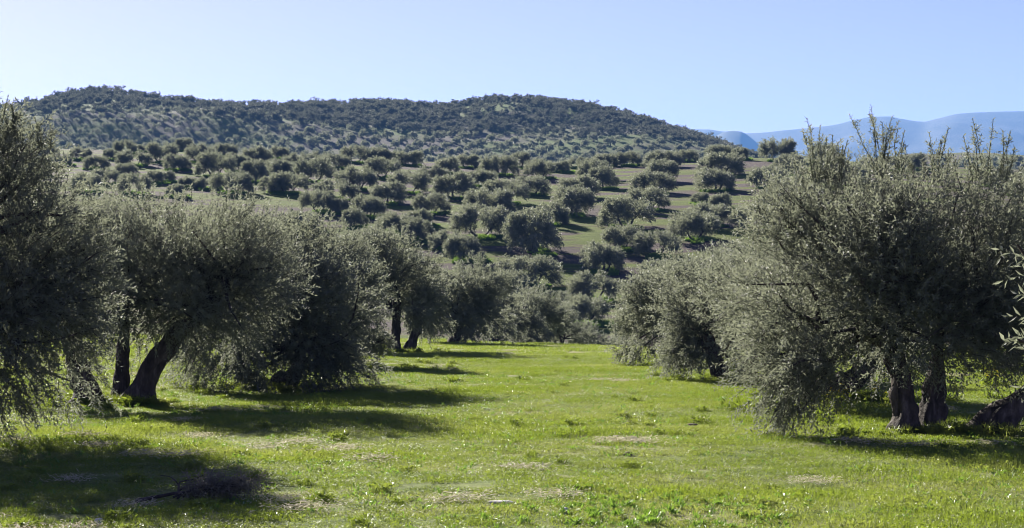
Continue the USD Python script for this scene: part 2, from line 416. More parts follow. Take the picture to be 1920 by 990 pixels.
def crown(rng, C, r, n_leaves, leaf, width, per=16, shoot=(0.25, 0.6), up=0.55):
    n = max(8, n_leaves // per)
    w = r ** 2 / (r ** 2).sum()
    k = rng.choice(len(C), n, p=w)
    u = ball(rng, n)
    p0 = C[k] + u * (r[k] * rng.random(n) ** 0.42)[:, None]
    zlo, zhi = C[:, 2].min(), C[:, 2].max()
    h = np.clip((p0[:, 2] - zlo) / (zhi - zlo + 1e-6), 0, 1)
    axis = np.array([C[:, 0].mean(), C[:, 1].mean(), zlo + 0.35 * (zhi - zlo)])
    d = unit(0.55 * u + 0.6 * unit(p0 - axis) + rng.normal(0, 0.3, (n, 3)) + np.stack([0 * h, 0 * h, -0.4 + (up + 0.4) * np.minimum(1, h * 1.8)], 1))
    L = rng.uniform(*shoot, n) * (0.85 + 0.45 * h)
    p0 = p0 - d * L[:, None] * 0.5
    leaves, (P, T) = leafy_shoots(rng, p0, d, L, per, leaf, width)
    return leaves, P


def twig_sticks(rng, P, every=1, w=0.006):
    A, B = P[::every, 0], P[::every, -1]
    d = unit(B - A)
    s = unit(np.cross(d, rng.normal(size=d.shape))) * w
    s2 = np.cross(d, s)
    v = np.stack([A + s, A - 0.5 * s + 0.87 * s2, A - 0.5 * s - 0.87 * s2, B], 1).reshape(-1, 3)
    b = np.arange(len(A))[:, None] * 4
    return v, np.concatenate([b + [0, 1, 3], b + [1, 2, 3], b + [2, 0, 3]], 1).reshape(-1, 3)


def olive(parent, rng, trunks, C, r, n_leaves, leaf, width, leafmat="olive_leaf", sides=18, rings=26, per=16, shoot=(0.2, 0.46), sticks=1, shoots=(), up=0.55, limbs=True):
    """trunks: list of (base_xy, top_xyz, radius[, bend_xyz]). Everything in the tree's own space, its foot at the origin."""
    tops = []
    for tr in trunks:
        (bx, by), top, rad = tr[:3]
        top = np.array(top, float)
        base = np.array([bx, by, -0.35])
        mid = tr[3] if len(tr) > 3 else base + (top - base) * [0.42, 0.42, 0.55]
        low = np.array([bx, by, 0.12]) + (np.asarray(mid) - base) * [0.1, 0.1, 0]
        path = smooth_curve([base, low, mid, top], rings)
        s = np.linspace(0, 1, rings)
        hgt = np.maximum(path[:, 2], 0)
        rr = rad * (1.0 + 0.8 * np.exp(-hgt / 0.11) + 0.3 * np.exp(-hgt / 0.5)) * (1 - 0.35 * s)
        put("trunk", tube(path, rr, sides, rng, 0.62, lobes=int(rng.integers(3, 6))), "bark", parent, smooth=True)
        tops.append((path[-1], rr[-1], unit(path[-1] - path[-3])))
    if limbs:
        nh = min(len(C) // 3, max(3, 2 * len(tops) + 2))
        hubs, lab = kmeans2(C, C[rng.choice(len(C), nh, replace=False)], iter=8, minit="matrix")
        for h in range(nh):
            mem = C[lab == h]
            if not len(mem):
                continue
            dist = [np.linalg.norm(hubs[h] - t[0]) for t in tops]
            t0, r0, td = tops[int(np.argmin(dist))]
            hub = t0 + (hubs[h] - t0) * 0.6 + [0, 0, 0.1]
            mid = t0 + td * 0.3 * np.linalg.norm(hub - t0) + (hub - t0) * 0.25 + rng.normal(0, 0.06, 3)
            parts = [tube(smooth_curve([t0 - td * 0.12, mid, hub], 8), np.linspace(r0 * 0.72, r0 * 0.38, 8), 7, rng, 0.2)]
            for c in mem:
                m2 = 0.5 * (hub + c) + rng.normal(0, 0.12, 3)
                parts.append(tube(smooth_curve([hub, m2, c + unit(c - hub) * 0.15], 6), np.linspace(r0 * 0.36, 0.008, 6), 5))
            put("limb", merge(parts), "bark", parent, smooth=True)
    (v, f), P = crown(rng, C, r, n_leaves, leaf, width, per, shoot, up)
    pr = put("crown", (v, f), leafmat, parent)
    if sticks:
        put("twig_growth", twig_sticks(rng, P, sticks), "bark", parent)
    for (sx, sy, sz, hgt, n) in shoots:                          # upright water shoots standing out of the crown, each with side sprigs
        for _ in range(n):
            off = rng.normal(0, 0.11, 2)
            p = np.array([sx + off[0], sy + off[1], sz - 0.2])
            d = unit(np.array([off[0] * 0.9, off[1] * 0.9, 1.0]) + rng.normal(0, 0.10, 3))
            L = (hgt + 0.2) * rng.uniform(0.6, 1.0) * math.exp(-0.8 * (off @ off) / 0.05)
            L = max(L, 0.3)
            k = max(2, int(L / 0.22))
            parts, q = [], p
            for j in range(k):                               # a bending stem of short leafy lengths
                lv, _x = leafy_shoots(rng, q[None], d[None], np.array([L / k]), 13, leaf * (0.95 - 0.3 * j / k), width * 0.9, droop=0.0)
                sd = unit(d + rng.normal(0, 0.4, (3, 3)))
                l2, _x = leafy_shoots(rng, np.repeat(q[None], 3, 0), sd, np.full(3, 0.3 * (1 - j / k) * L + 0.05), 9, leaf * 0.9, width * 0.85, droop=0.0)
                q2 = q + d * L / k
                parts += [lv, l2, tube([q - d * 0.02, 0.5 * (q + q2), q2], [0.006 * (1 - j / k) + 0.002] * 3, 4)]
                q, d = q2, unit(d + rng.normal(0, 0.12, 3))
            put("shoot", merge(parts), leafmat, parent)
    return pr


FEET = []                                                   # (x, y, radius) of the near trunks, where taller grass is left standing


def near_tree(seed, px, d, R, top_y, trunks, n_leaves, leaf, width, label, zb=0.95, lobes=34, skirt=8, skirt_z=0.35, extra=(), squash=(1, 1), off=(0, 0), shoots=(), sides=18, sticks=1, group=None):
    """px, d: foot of the tree; top_y: the row its crown reaches. trunks in pixels are given as metres around the foot."""
    rng = np.random.default_rng(seed)
    foot = on_ground(px, d)
    zt = (HY - top_y) / F * d - foot[2]
    zb = max(0.4, zb - 0.35)
    C, r = lobes_for(rng, R, zb, zt - 0.12, lobes, skirt, skirt_z, squash=squash)
    C = C + [off[0], off[1], 0]
    if len(extra):
        e = np.array(extra, float)
        C, r = np.vstack([C, e[:, :3]]), np.concatenate([r, e[:, 3]])
    FEET.extend((foot[0] + t[0][0], foot[1] + t[0][1], t[2]) for t in trunks)
    p = thing("olive_tree", label, "olive tree", foot, group=group)
    olive(p, rng, trunks, C, r, int(n_leaves * 1.5), leaf * 1.1, width * 1.25, shoots=shoots, sides=sides, sticks=2 * sticks)
    return foot


# left row, nearest first
near_tree(1, -215, 28.2, 2.75, 172, [((0, 0), (0.5, 0.1, 1.3), 0.2), ((-0.7, 0.3), (-1.1, 0.4, 1.3), 0.19)], 110000, 0.07, 0.0165,
          "nearest olive of the left row, cut by the left picture edge", lobes=46, skirt=12, skirt_z=0.3, off=(0.3, 0),
          extra=[(1.2, -0.8, 4.2, 0.55), (1.9, -0.5, 3.8, 0.6), (1.7, -1.0, 0.6, 0.55), (2.0, -0.6, 0.75, 0.5), (2.55, -0.3, 1.5, 0.5), (2.7, -0.3, 2.4, 0.5), (1.5, -1.2, 1.3, 0.6), (2.3, -0.9, 3.1, 0.5), (1.95, -0.2, 3.5, 0.42), (1.4, -0.3, 4.05, 0.42), (2.5, -0.2, 2.95, 0.42), (2.75, -0.2, 2.5, 0.45), (2.8, -0.3, 1.9, 0.45)],
          shoots=[(1.55, -0.8, 4.4, 0.45, 5), (1.95, -0.7, 4.15, 0.35, 5), (2.3, -0.6, 4.05, 0.3, 4)])
near_tree(2, 215, 36.5, 2.3, 352, [((-0.5, 0.1), (-0.75, 0.0, 1.25), 0.2, np.array([-0.62, 0.05, 0.6])), ((0.06, 0.2), (0.12, 0.2, 1.3), 0.13), ((0.4, 0), (1.6, -0.1, 1.6), 0.19, np.array([0.74, -0.03, 0.75]))], 62000, 0.07, 0.018,
          "olive with three dark trunks, one leaning right, left of the meadow", lobes=40, skirt=5, skirt_z=0.7, off=(0.95, 0), zb=1.15,
          extra=[(-1.2, 0.2, 1.6, 0.6), (-1.6, 0, 1.2, 0.5), (1.6, 0.4, 1.6, 0.6), (0.9, 0.6, 1.4, 0.5), (0.95, -0.9, 2.2, 0.7), (0.6, -0.6, 1.7, 0.6), (2.3, 0, 1.7, 0.6), (2.0, -0.3, 2.4, 0.6), (-0.9, 0.5, 2.6, 0.6), (-1.5, 0.3, 2.2, 0.6), (0.2, 0.8, 1.0, 0.5)])
near_tree(3, 500, 42, 2.15, 372, [((-0.25, 0), (-0.5, 0, 0.6), 0.17), ((0.3, 0.2), (0.6, 0.1, 0.6), 0.16)], 66000, 0.078, 0.021,
          "broad olive hanging almost to the grass, behind the three trunks", zb=0.4, lobes=50, skirt=22, skirt_z=0.28, off=(0.05, 0),
          extra=[(0.1, -1.5, 0.55, 0.6), (-0.7, -1.4, 0.6, 0.6), (0.9, -1.3, 0.5, 0.6), (1.3, -0.8, 0.5, 0.5), (0.4, -1.1, 1.2, 0.7), (-1.3, -0.8, 0.6, 0.6), (-0.4, -1.5, 1.1, 0.6), (1.3, -0.9, 1.1, 0.6)])
near_tree(4, 605, 53, 1.55, 418, [((0, 0), (0.1, 0, 0.6), 0.16), ((0.5, 0.3), (0.8, 0.2, 0.6), 0.13)], 42000, 0.085, 0.023,
          "dark olive squeezed between two others in the left row", zb=0.4, lobes=38, skirt=16, skirt_z=0.28, off=(0.1, 0), extra=[(0.3, -1, 0.6, 0.6), (0.7, -0.9, 0.6, 0.5), (-0.5, -1, 0.7, 0.6)])
near_tree(5, 738, 65, 2.05, 420, [((0, 0), (0.1, 0, 1.0), 0.17), ((0.45, 0.2), (0.8, 0.1, 1.0), 0.14)], 42000, 0.092, 0.026,
          "round olive on two short trunks near the left row's end", zb=1.2, lobes=36, skirt=3, skirt_z=0.8, off=(-0.3, 0),
          extra=[(-1.5, 0.2, 0.8, 0.55), (1.3, 0.3, 1.0, 0.5), (1.0, 0.9, 0.8, 0.5)])
near_tree(6, 850, 79, 2.15, 482, [((0, 0), (0.2, 0, 0.6), 0.15)], 32000, 0.105, 0.03,
          "olive at the meadow brow, right of the two short trunks", zb=0.4, lobes=32, skirt=14, skirt_z=0.25, off=(0.2, 0), sticks=0)
near_tree(7, 925, 91, 2.2, 515, [((0, 0), (0.1, 0, 0.6), 0.14)], 26000, 0.11, 0.032, "greyish olive at the brow, third from the left row's end", zb=0.4, lobes=30, skirt=14, skirt_z=0.2, off=(0, 0), sticks=0)
near_tree(8, 990, 101, 2.2, 548, [((0, 0), (0.1, 0, 0.6), 0.14)], 22000, 0.115, 0.034, "olive half sunk behind the brow where the left row ends", zb=0.7, lobes=24, skirt=6, sticks=0)
near_tree(9, 1050, 110, 2.0, 577, [((0, 0), (0.1, 0, 0.6), 0.14)], 14000, 0.12, 0.035, "low grey olive crown peeping over the centre of the meadow brow", zb=0.8, lobes=22, skirt=5, sticks=0)
near_tree(10, 1115, 117, 2.0, 604, [((0, 0), (0.1, 0, 0.6), 0.14)], 12000, 0.12, 0.035, "lowest olive crown behind the brow, against the right row", zb=0.9, lobes=22, skirt=5, sticks=0)
near_tree(19, 1010, 122, 1.5, 572, [((0, 0), (0.1, 0, 0.6), 0.14)], 11000, 0.12, 0.035, "small olive crown behind the brow, below the bare lane", zb=0.9, lobes=22, skirt=5, sticks=0)

near_tree(20, 1168, 120, 1.9, 614, [((0, 0), (0.1, 0, 0.6), 0.14)], 12000, 0.12, 0.035, "last grey olive crown behind the brow, touching the right row", zb=0.8, lobes=22, skirt=6, sticks=0)

# right row, nearest first
near_tree(11, 1715, 29.4, 2.35, 288, [((-0.1, 0), (-0.3, 0.1, 1.15), 0.165, np.array([-0.14, 0.02, 0.55])), ((0.3, 0.35), (0.4, 0.4, 1.15), 0.155), ((1.1, 0.25), (2.4, 0.1, 1.3), 0.17, np.array([1.7, 0.18, 0.55]))], 84000, 0.067, 0.0165,
          "large silvery olive with stout trunks and upright shoots, right foreground", lobes=60, skirt=8, skirt_z=0.9, off=(-0.2, 0), zb=0.95,
          extra=[(-1.85, -0.3, 0.42, 0.42), (-1.7, -0.4, 0.9, 0.5), (-2.0, -0.2, 1.4, 0.55), (-1.5, -0.7, 1.3, 0.5), (-2.2, 0, 2.0, 0.55), (0.8, -0.6, 1.0, 0.4), (-0.9, -0.8, 1.5, 0.5), (1.9, 0, 3.3, 0.6), (2.2, 0, 2.6, 0.6), (-2.0, 0.2, 2.9, 0.5), (-1.85, 0, 3.15, 0.5), (-1.5, 0.2, 3.35, 0.5), (-1.0, -0.1, 3.45, 0.45), (1.4, 0, 3.35, 0.5), (0.6, 0, 3.45, 0.45), (0.1, -1.2, 1.2, 0.5), (0.5, -1.4, 1.5, 0.55), (-0.4, -1.3, 1.35, 0.55), (1.1, -1.0, 1.3, 0.5), (-1.95, -0.5, 0.3, 0.45), (-1.6, -0.6, 0.45, 0.5), (-1.75, -0.2, 0.8, 0.6), (-1.25, -0.5, 0.8, 0.5), (-2.2, -0.2, 0.7, 0.5), (-2.1, -0.3, 1.1, 0.55), (-1.5, -0.9, 0.9, 0.5)],
          shoots=[(-1.35, 0, 3.7, 0.75, 8), (-1.1, 0, 3.7, 0.5, 6), (-0.45, 0, 3.75, 0.95, 7), (-0.3, 0, 3.7, 0.7, 5), (0.3, 0, 3.7, 0.65, 8), (0.95, 0, 3.7, 0.9, 7), (1.12, 0, 3.7, 0.65, 5)])
near_tree(12, 1545, 36.5, 2.15, 372, [((0, 0), (0.95, -0.1, 0.85), 0.19, np.array([0.4, -0.05, 0.28])), ((-0.6, 0.4), (-1.0, 0.4, 1.0), 0.17)], 58000, 0.07, 0.0185,
          "olive with steeply leaning trunk behind the large silvery olive", zb=0.9, lobes=38, skirt=9, skirt_z=0.5, off=(-0.15, 0))
near_tree(13, 1400, 44.5, 2.0, 442, [((0, 0), (0.2, 0, 0.95), 0.17), ((-0.5, 0.2), (-0.8, 0.2, 0.95), 0.15)], 46000, 0.078, 0.021,
          "third olive of the right row, its skirt brushing the grass", zb=0.75, lobes=34, skirt=13, skirt_z=0.3)
near_tree(14, 1275, 53, 1.75, 490, [((0, 0), (0.2, 0, 0.9), 0.16)], 34000, 0.085, 0.023,
          "leftmost olive of the right row, hanging low over the meadow", zb=0.6, lobes=30, skirt=12, skirt_z=0.3)
near_tree(15, 1340, 62, 1.9, 455, [((0, 0), (0.2, 0, 0.9), 0.16)], 22000, 0.092, 0.026, "olive behind the right row, top showing against the slope", zb=0.8, lobes=28, skirt=6, sticks=0)
near_tree(16, 1885, 50, 2.0, 400, [((0, 0), (0.5, 0, 1.2), 0.19)], 26000, 0.082, 0.022, "olive of the next row, seen beyond the stout trunks", zb=1.2, lobes=30, skirt=5, skirt_z=0.8)
near_tree(17, 1790, 62, 2.0, 430, [((0, 0), (0.3, 0, 1.2), 0.18)], 18000, 0.092, 0.026, "far olive glimpsed through the gap at the right edge", zb=1.1, lobes=26, skirt=5, sticks=0)
# the tree just outside the right edge, whose spray of leaves hangs into the picture
near_tree(18, 2560, 13.0, 1.75, 180, [((0, 0), (-0.2, 0.1, 1.2), 0.16)], 30000, 0.066, 0.016, "close olive at the right edge, pale leaf spray reaching in",
          zb=1.0, lobes=30, skirt=4, skirt_z=0.9, extra=[(-2.0, 0, 2.45, 0.14), (-2.02, 0, 1.95, 0.14), (-1.75, 0, 2.2, 0.3), (-1.8, 0, 1.9, 0.3)])

# ------------------------------------------------------------------ olive trees of the facing slope
def klass(name):
    p = f"/World/{name}"
    stage.CreateClassPrim(p)
    return p


def small_olive(p, rng, R, h, n_leaves, leaf, width, mat, split, lob):
    C, r = lobes_for(rng, R, 0.13 * h, h - 0.1, lob, 9, 0.2 * h, rl=(0.2, 0.34))
    if split:                                              # a crown in two halves over a forked foot
        C[:, 0] += np.sign(C[:, 0]) * 0.18 * R
        tr = [((-0.1, 0), (-0.6 * R * 0.6, 0, 0.22 * h), 0.1), ((0.12, 0.05), (0.6 * R * 0.6, 0.1, 0.22 * h), 0.1)]
    else:
        tr = [((0, 0), (0.25, 0.05, 0.22 * h), 0.12), ((0.25, 0.1), (0.75, 0.1, 0.24 * h), 0.09)]
    olive(p, rng, tr, C, r, n_leaves, leaf, width, mat, sides=7, rings=8, per=10, shoot=(0.3, 0.7), sticks=0, up=0.5)


KINDS = []
for i in range(6):
    rng = np.random.default_rng(100 + i)
    k = klass(f"slope_olive_kind_{i:03d}")
    R = 2.25
    small_olive(k, rng, R, [2.75, 2.5, 3.05, 2.6, 2.9, 2.45][i], 15000, 0.19, 0.075, "olive_leaf_far", i % 3 != 1, 28)
    KINDS.append((k, 2 * R - 0.4))

SLOPE = [(234, 289, 35), (257, 285, 27), (302, 305, 52), (250, 311, 50), (350, 285, 40), (373, 305, 52), (420, 295, 40), (333, 320, 52), (445, 323, 52), (483, 310, 52), (402, 331, 62),
         (238, 333, 42), (285, 345, 38), (313, 342, 36), (387, 355, 36), (482, 343, 56), (436, 363, 66), (250, 364, 50), (352, 352, 34), (510, 326, 42), (512, 362, 52), (208, 300, 30), (328, 370, 34), (180, 318, 40), (150, 300, 36), (195, 345, 44), (160, 360, 48),
         (110, 310, 40), (70, 330, 46), (90, 295, 36),
         (525, 299, 38), (557, 315, 45), (600, 306, 38), (527, 331, 55), (627, 316, 47), (590, 342, 63), (667, 306, 45), (715, 333, 58), (540, 363, 63), (668, 357, 66), (627, 375, 66), (767, 311, 46), (808, 341, 52), (767, 363, 60),
         (597, 398, 58), (730, 383, 68), (692, 408, 64), (808, 402, 58), (788, 424, 46), (667, 427, 48), (705, 307, 42), (735, 308, 42), (640, 400, 40),
         (837, 326, 48), (877, 315, 38), (937, 328, 58), (973, 316, 40), (903, 351, 54), (853, 373, 80), (1012, 335, 50), (995, 366, 64), (1050, 323, 38), (1080, 316, 36), (1107, 320, 32), (945, 382, 74), (1087, 372, 75), (1113, 338, 50), (1068, 405, 84),
         (920, 405, 80), (1025, 421, 68), (900, 446, 88), (783, 451, 60), (873, 490, 72), (1005, 474, 105), (993, 536, 98), (965, 562, 68),
         (1135, 313, 44), (1178, 311, 40), (1243, 314, 58), (1285, 304, 40), (1133, 355, 56), (1233, 343, 68), (1350, 300, 47), (1385, 301, 34), (1350, 329, 74), (1222, 363, 68), (1338, 359, 76), (1214, 395, 66), (1312, 383, 34), (1350, 392, 44),
         (1173, 426, 86), (1302, 451, 82), (1327, 424, 66), (1167, 468, 68), (1128, 511, 82), (1113, 563, 76), (1097, 608, 74),
         (1460, 303, 60), (1475, 330, 64), (1440, 352, 60), (1455, 392, 70), (1410, 430, 70), (1500, 372, 66), (1560, 330, 60), (1600, 350, 64), (1715, 318, 46), (1690, 322, 44), (1885, 338, 40), (1930, 342, 42), (1905, 366, 44), (1860, 350, 40), (1540, 306, 56), (1640, 325, 50),
         (840, 470, 60), (740, 440, 60), (560, 430, 62), (700, 470, 66), (1040, 590, 60), (1230, 480, 70), (1240, 540, 74), (760, 520, 66)]
BANDS = [(0, 318, "along the crest of the facing slope"), (318, 346, "just below the crest of the facing slope"), (346, 378, "on the upper part of the facing slope"),
         (378, 415, "half way down the facing slope"), (415, 480, "on the lower part of the facing slope"), (480, 700, "at the bottom of the facing slope")]


def nth(n):
    return f"{n}{'th' if 10 <= n % 100 <= 20 else {1: 'st', 2: 'nd', 3: 'rd'}.get(n % 10, 'th')}"


rng = np.random.default_rng(7)
slope_feet = []
for lo, hi, where in BANDS:
    row = sorted(t for t in SLOPE if lo <= t[1] < hi)
    for n, (px, y, w) in enumerate(row, 1):
        foot = slope_hit(px, y)
        slope_feet.append(foot)
        k = int(rng.integers(6))
        s = w * foot[1] / F / KINDS[k][1]
        s = float(np.clip(s, 0.5, 1.7))
        look = "broad forked" if w > 66 else "small round" if w < 40 else "grey-green"
        copy_of(KINDS[k][0], "slope_olive_tree", f"{look} olive {where}, {nth(n)} from left", "olive tree", foot - [0, 0, 0.05],
                float(rng.uniform(-40, 40) + (180 if rng.random() < 0.5 else 0)), (s, s, s * float(rng.uniform(0.88, 1.1))), "olive trees on the facing slope")

# ------------------------------------------------------------------ far hillside orchard
FAR = []
for i in range(3):
    rng = np.random.default_rng(200 + i)
    k = klass(f"far_olive_kind_{i:03d}")
    small_olive(k, rng, 2.1, 3.4, 2600, 0.34, 0.17, "olive_leaf_far", i == 0, 22)
    FAR.append(k)
rng = np.random.default_rng(9)
far = []
for block, (dy, dx, x0, x1, y0) in enumerate([(9.5, 9.4, 520, 1980, 728.0), (5.2, 6.6, -60, 520, 722.0)]):
    for r_, Y0 in enumerate(np.arange(y0, 812, dy)):
        for c_ in range(-50, 70):
            X = c_ * dx + (r_ * 3.4 % dx if block == 0 else (r_ * 0.29 % 1) * dx) + rng.normal(0, 0.4)
            Y = Y0 + rng.normal(0, 0.4) + 0.05 * X
            px = px_of(X, Y)
            if not x0 < px < x1 or (px > 1420 and px < 1640):
                continue
            z = float(hill_z(np.array([X]), np.array([Y]))[0])
            y = HY - F * z / Y
            if y < float(curve(px, SCRUB)) + (1.5 if block == 0 else -6):
                continue
            far.append((r_ + 1 + 100 * block, px, X, Y, z))
by_row = {}
for t in far:
    by_row.setdefault(t[0], []).append(t)
order = sorted(far, key=lambda t: t[3])
limit = 300 - len(SLOPE) - 20
keep = set(id(t) for t in sorted(far, key=lambda t: (0 if t[0] < 100 else 1000) + t[3])[:limit])
rest = []
for r_ in sorted(by_row):
    inrow = [t for t in sorted(by_row[r_], key=lambda t: t[1]) if id(t) in keep]
    rest += [t for t in by_row[r_] if id(t) not in keep]
    for n, (_, px, X, Y, z) in enumerate(inrow, 1):
        copy_of(FAR[int(rng.integers(3))], "far_olive_tree", f"small hazy far hillside olive, {'main' if r_ < 100 else 'left'} block, {nth(r_ % 100)} row up, {nth(n)} from left", "olive tree", (X, Y, z - 0.05), float(rng.uniform(0, 360)), float(rng.uniform(0.85, 1.1)), "olive trees in the far hillside orchard")


def bush_mesh(seed, n, R, h, leaf, w, lob=9, stems=True):
    rng = np.random.default_rng(seed)
    a = rng.random(lob) * 6.283
    q = np.sqrt(rng.random(lob)) * 0.6 * R
    C = np.stack([np.cos(a) * q, np.sin(a) * q, rng.uniform(0.3, 0.75, lob) * h], 1)
    r = rng.uniform(0.25, 0.42, lob) * R
    return crown(rng, C, r, n, leaf, w, 8, (0.3, 0.7), 0.5)[0]


if rest:
    P = np.array([(t[2], t[3], t[4]) for t in rest])
    instancer("distant_orchard", [(bush_mesh(300 + i, 900, 2.5, 3.6, 0.36, 0.2), "olive_leaf_far") for i in range(3)], P, rng.integers(0, 3, len(P)), rng.uniform(0, 6.28, len(P)), rng.uniform(0.62, 0.85, len(P)),
              "rows of tiny hazy olive trees on the far left hillside", "orchard")

# scrub on the hill tops
rng = np.random.default_rng(12)
n = 9000
px = rng.uniform(-150, 2050, n)
Y = rng.uniform(770, 925, n)
X = (px - 960) / F * Y
z = hill_z(X, Y)
y = HY - F * z / Y
dens = meshkit.fbm(np.stack([X * 0.03, Y * 0.03, 0 * X], -1), 3, 4)
ok = ((y < curve(px, SCRUB) + 2 + 3 * rng.random(n))) & (px < 1440) & (dens + rng.random(n) * 0.4 > 0.5) & (rng.random(n) < np.interp(px, [0, 420, 600, 2000], [0.6, 0.7, 1, 1]))
P = np.stack([X, Y, z - 0.1], 1)[ok]
instancer("scrub", [(bush_mesh(320 + i, 420, 1.7, 2.2, 0.36, 0.2, 7), "scrub_leaf") for i in range(4)], P, rng.integers(0, 4, len(P)), rng.uniform(0, 6.28, len(P)), 0.5 + 1.3 * rng.random(len(P)) ** 1.6,
          "dark scrub covering the tops of the far hill", "scrub")
sky_k = []
for i in range(2):
    k = klass(f"ridge_tree_kind_{i:03d}")
    small_olive(k, np.random.default_rng(340 + i), 1.9, 4.2, 1300, 0.3, 0.16, "scrub_leaf", False, 16)
    sky_k.append(k)
RT = [(163, "on the left knoll"), (190, ""), (322, ""), (330, ""), (402, ""), (450, ""), (660, ""), (672, ""), (682, ""), (755, ""), (772, ""), (786, ""), (808, ""), (832, ""), (850, ""), (990, ""), (1012, ""), (1022, ""), (1033, ""), (1072, ""), (1100, ""), (1125, ""), (1160, "")]
for n_, (px, _) in enumerate(RT, 1):
    Yr = 897.0
    X = (px - 960) / F * Yr
    copy_of(sky_k[n_ % 2], "ridge_tree", f"tiny tree on the skyline of the far hill, {nth(n_)} from the left", "tree", (X, Yr, float(hill_z(np.array([X]), np.array([Yr]))[0])), 47.0 * n_, float(rng.uniform(0.55, 0.95)), "trees on the far skyline")

# ------------------------------------------------------------------ grass
def blades(rng, n, size, h, w, leaflets):
    p = np.stack([rng.uniform(-size / 2, size / 2, n), rng.uniform(-size / 2, size / 2, n), np.full(n, -0.01)], 1)
    a = rng.random(n) * 6.283
    hh = h * rng.uniform(0.4, 1.25, n)
    lean = rng.normal(0, 0.4, (n, 2)) * hh[:, None]
    s = np.stack([np.cos(a), np.sin(a), 0 * a], 1) * (w * rng.uniform(0.6, 1.3, n))[:, None]
    tip = p + np.concatenate([lean, hh[:, None]], 1)
    v = np.stack([p - s, p + s, tip], 1).reshape(-1, 3)
    f = np.arange(3 * n).reshape(-1, 3)
    m = leaflets
    q = np.stack([rng.uniform(-size / 2, size / 2, m), rng.uniform(-size / 2, size / 2, m), rng.uniform(0.008, h * 0.6, m)], 1)
    d = unit(np.stack([rng.normal(size=m), rng.normal(size=m), rng.uniform(0, 0.7, m)], 1))
    lv = leaf_quads(rng, q, d, np.array([0, 0, 1.0]) + rng.normal(0, 0.3, (m, 3)), h * rng.uniform(0.35, 0.8, m), h * rng.uniform(0.2, 0.4, m))
    return merge([(v, f), lv])


rng = np.random.default_rng(21)
near_p = [(blades(np.random.default_rng(400 + i), 330, 0.56, [0.05, 0.06, 0.045, 0.07, 0.055][i], 0.0045, 170), "grass_blade") for i in range(5)]


def scatter(rng, d0, d1, step, margin):
    out = []
    for d in np.arange(d0, d1, step):
        half = 0.245 * d + margin
        xs = np.arange(-half, half, step)
        out.append(np.stack([xs + rng.uniform(-0.3, 0.3, len(xs)) * step, d + rng.uniform(-0.3, 0.3, len(xs)) * step], 1))
    return np.vstack(out)


def meadow_cover(G):
    q = np.stack([G[:, 0] * 0.45, G[:, 1] * 0.8, 0 * G[:, 0]], -1)
    bare = meshkit.fbm(q, 4, 77)
    tall = meshkit.fbm(np.stack([G[:, 0] * 0.35, G[:, 1] * 0.5, 0 * G[:, 0]], -1), 3, 99)
    return bare, tall


def d_of_row(y):
    dd = np.arange(17, 97, 0.05)
    yy = 432 + 10400 / dd + 1.09 * dd
    return float(dd[np.argmin(np.abs(yy - y))])


fixed = [(370, 820), (290, 862), (330, 866), (500, 840), (545, 832), (480, 765), (430, 768), (540, 955), (560, 975), (250, 955), (930, 952), (1030, 945), (1180, 832), (1130, 832), (1540, 905), (1200, 836), (130, 822), (30, 838), (180, 842), (620, 842), (700, 870)]
BARE = np.array([((px - 960) / F * d_of_row(y), d_of_row(y)) for px, y in fixed])
G = scatter(rng, 17.5, 62, 0.42, 1.5)
bare, tall = meadow_cover(G)
near_bare = np.min(np.hypot((G[:, None, 0] - BARE[None, :, 0]) / 0.36, (G[:, None, 1] - BARE[None, :, 1]) / 0.45), 1)
bare = np.where(near_bare < 0.45, 1.0, bare)
ok = bare + rng.normal(0, 0.04, len(G)) < 0.76
G, tall = G[ok], tall[ok]
sz = 0.55 + 0.5 * rng.random(len(G)) + np.clip((tall - 0.5) * 3.0, -0.2, 1.0)
sc = np.stack([np.ones(len(G)), np.ones(len(G)), sz], 1)
instancer("grass", near_p, np.stack([G[:, 0], G[:, 1], meadow_z(G[:, 0], G[:, 1])], 1), rng.integers(0, 5, len(G)), rng.uniform(0, 6.28, len(G)), sc, "short bright green grass covering the meadow between the olive rows", "grass")
far_p = [(blades(np.random.default_rng(420 + i), 300, 1.1, 0.08, 0.011, 120), "grass_blade") for i in range(3)]
G = scatter(rng, 61, 112, 0.85, 2)
instancer("grass", far_p, np.stack([G[:, 0], G[:, 1], meadow_z(G[:, 0], G[:, 1])], 1), rng.integers(0, 3, len(G)), rng.uniform(0, 6.28, len(G)), rng.uniform(0.6, 1.2, len(G)), "short grass on the brow at the far end of the meadow", "grass")

# green weeds left standing at the feet of the slope's olive trees
feet = np.array(slope_feet)
P = np.repeat(feet, 16, 0)
a = rng.random(len(P)) * 6.28
q = rng.random(len(P)) ** 0.6 * 1.7
P = P + np.stack([np.cos(a) * q + 0.3, np.sin(a) * q - 0.4, 0 * a], 1)
P[:, 2] = ground_z(P[:, 0], P[:, 1])
instancer("orchard_weeds", [(blades(np.random.default_rng(430 + i), 120, 0.8, 0.34, 0.05, 60), "weed_leaf") for i in range(3)], P, rng.integers(0, 3, len(P)), rng.uniform(0, 6.28, len(P)), rng.uniform(0.5, 1.2, len(P)),
          "bright green weeds around the feet of the olives on the facing slope", "weeds")

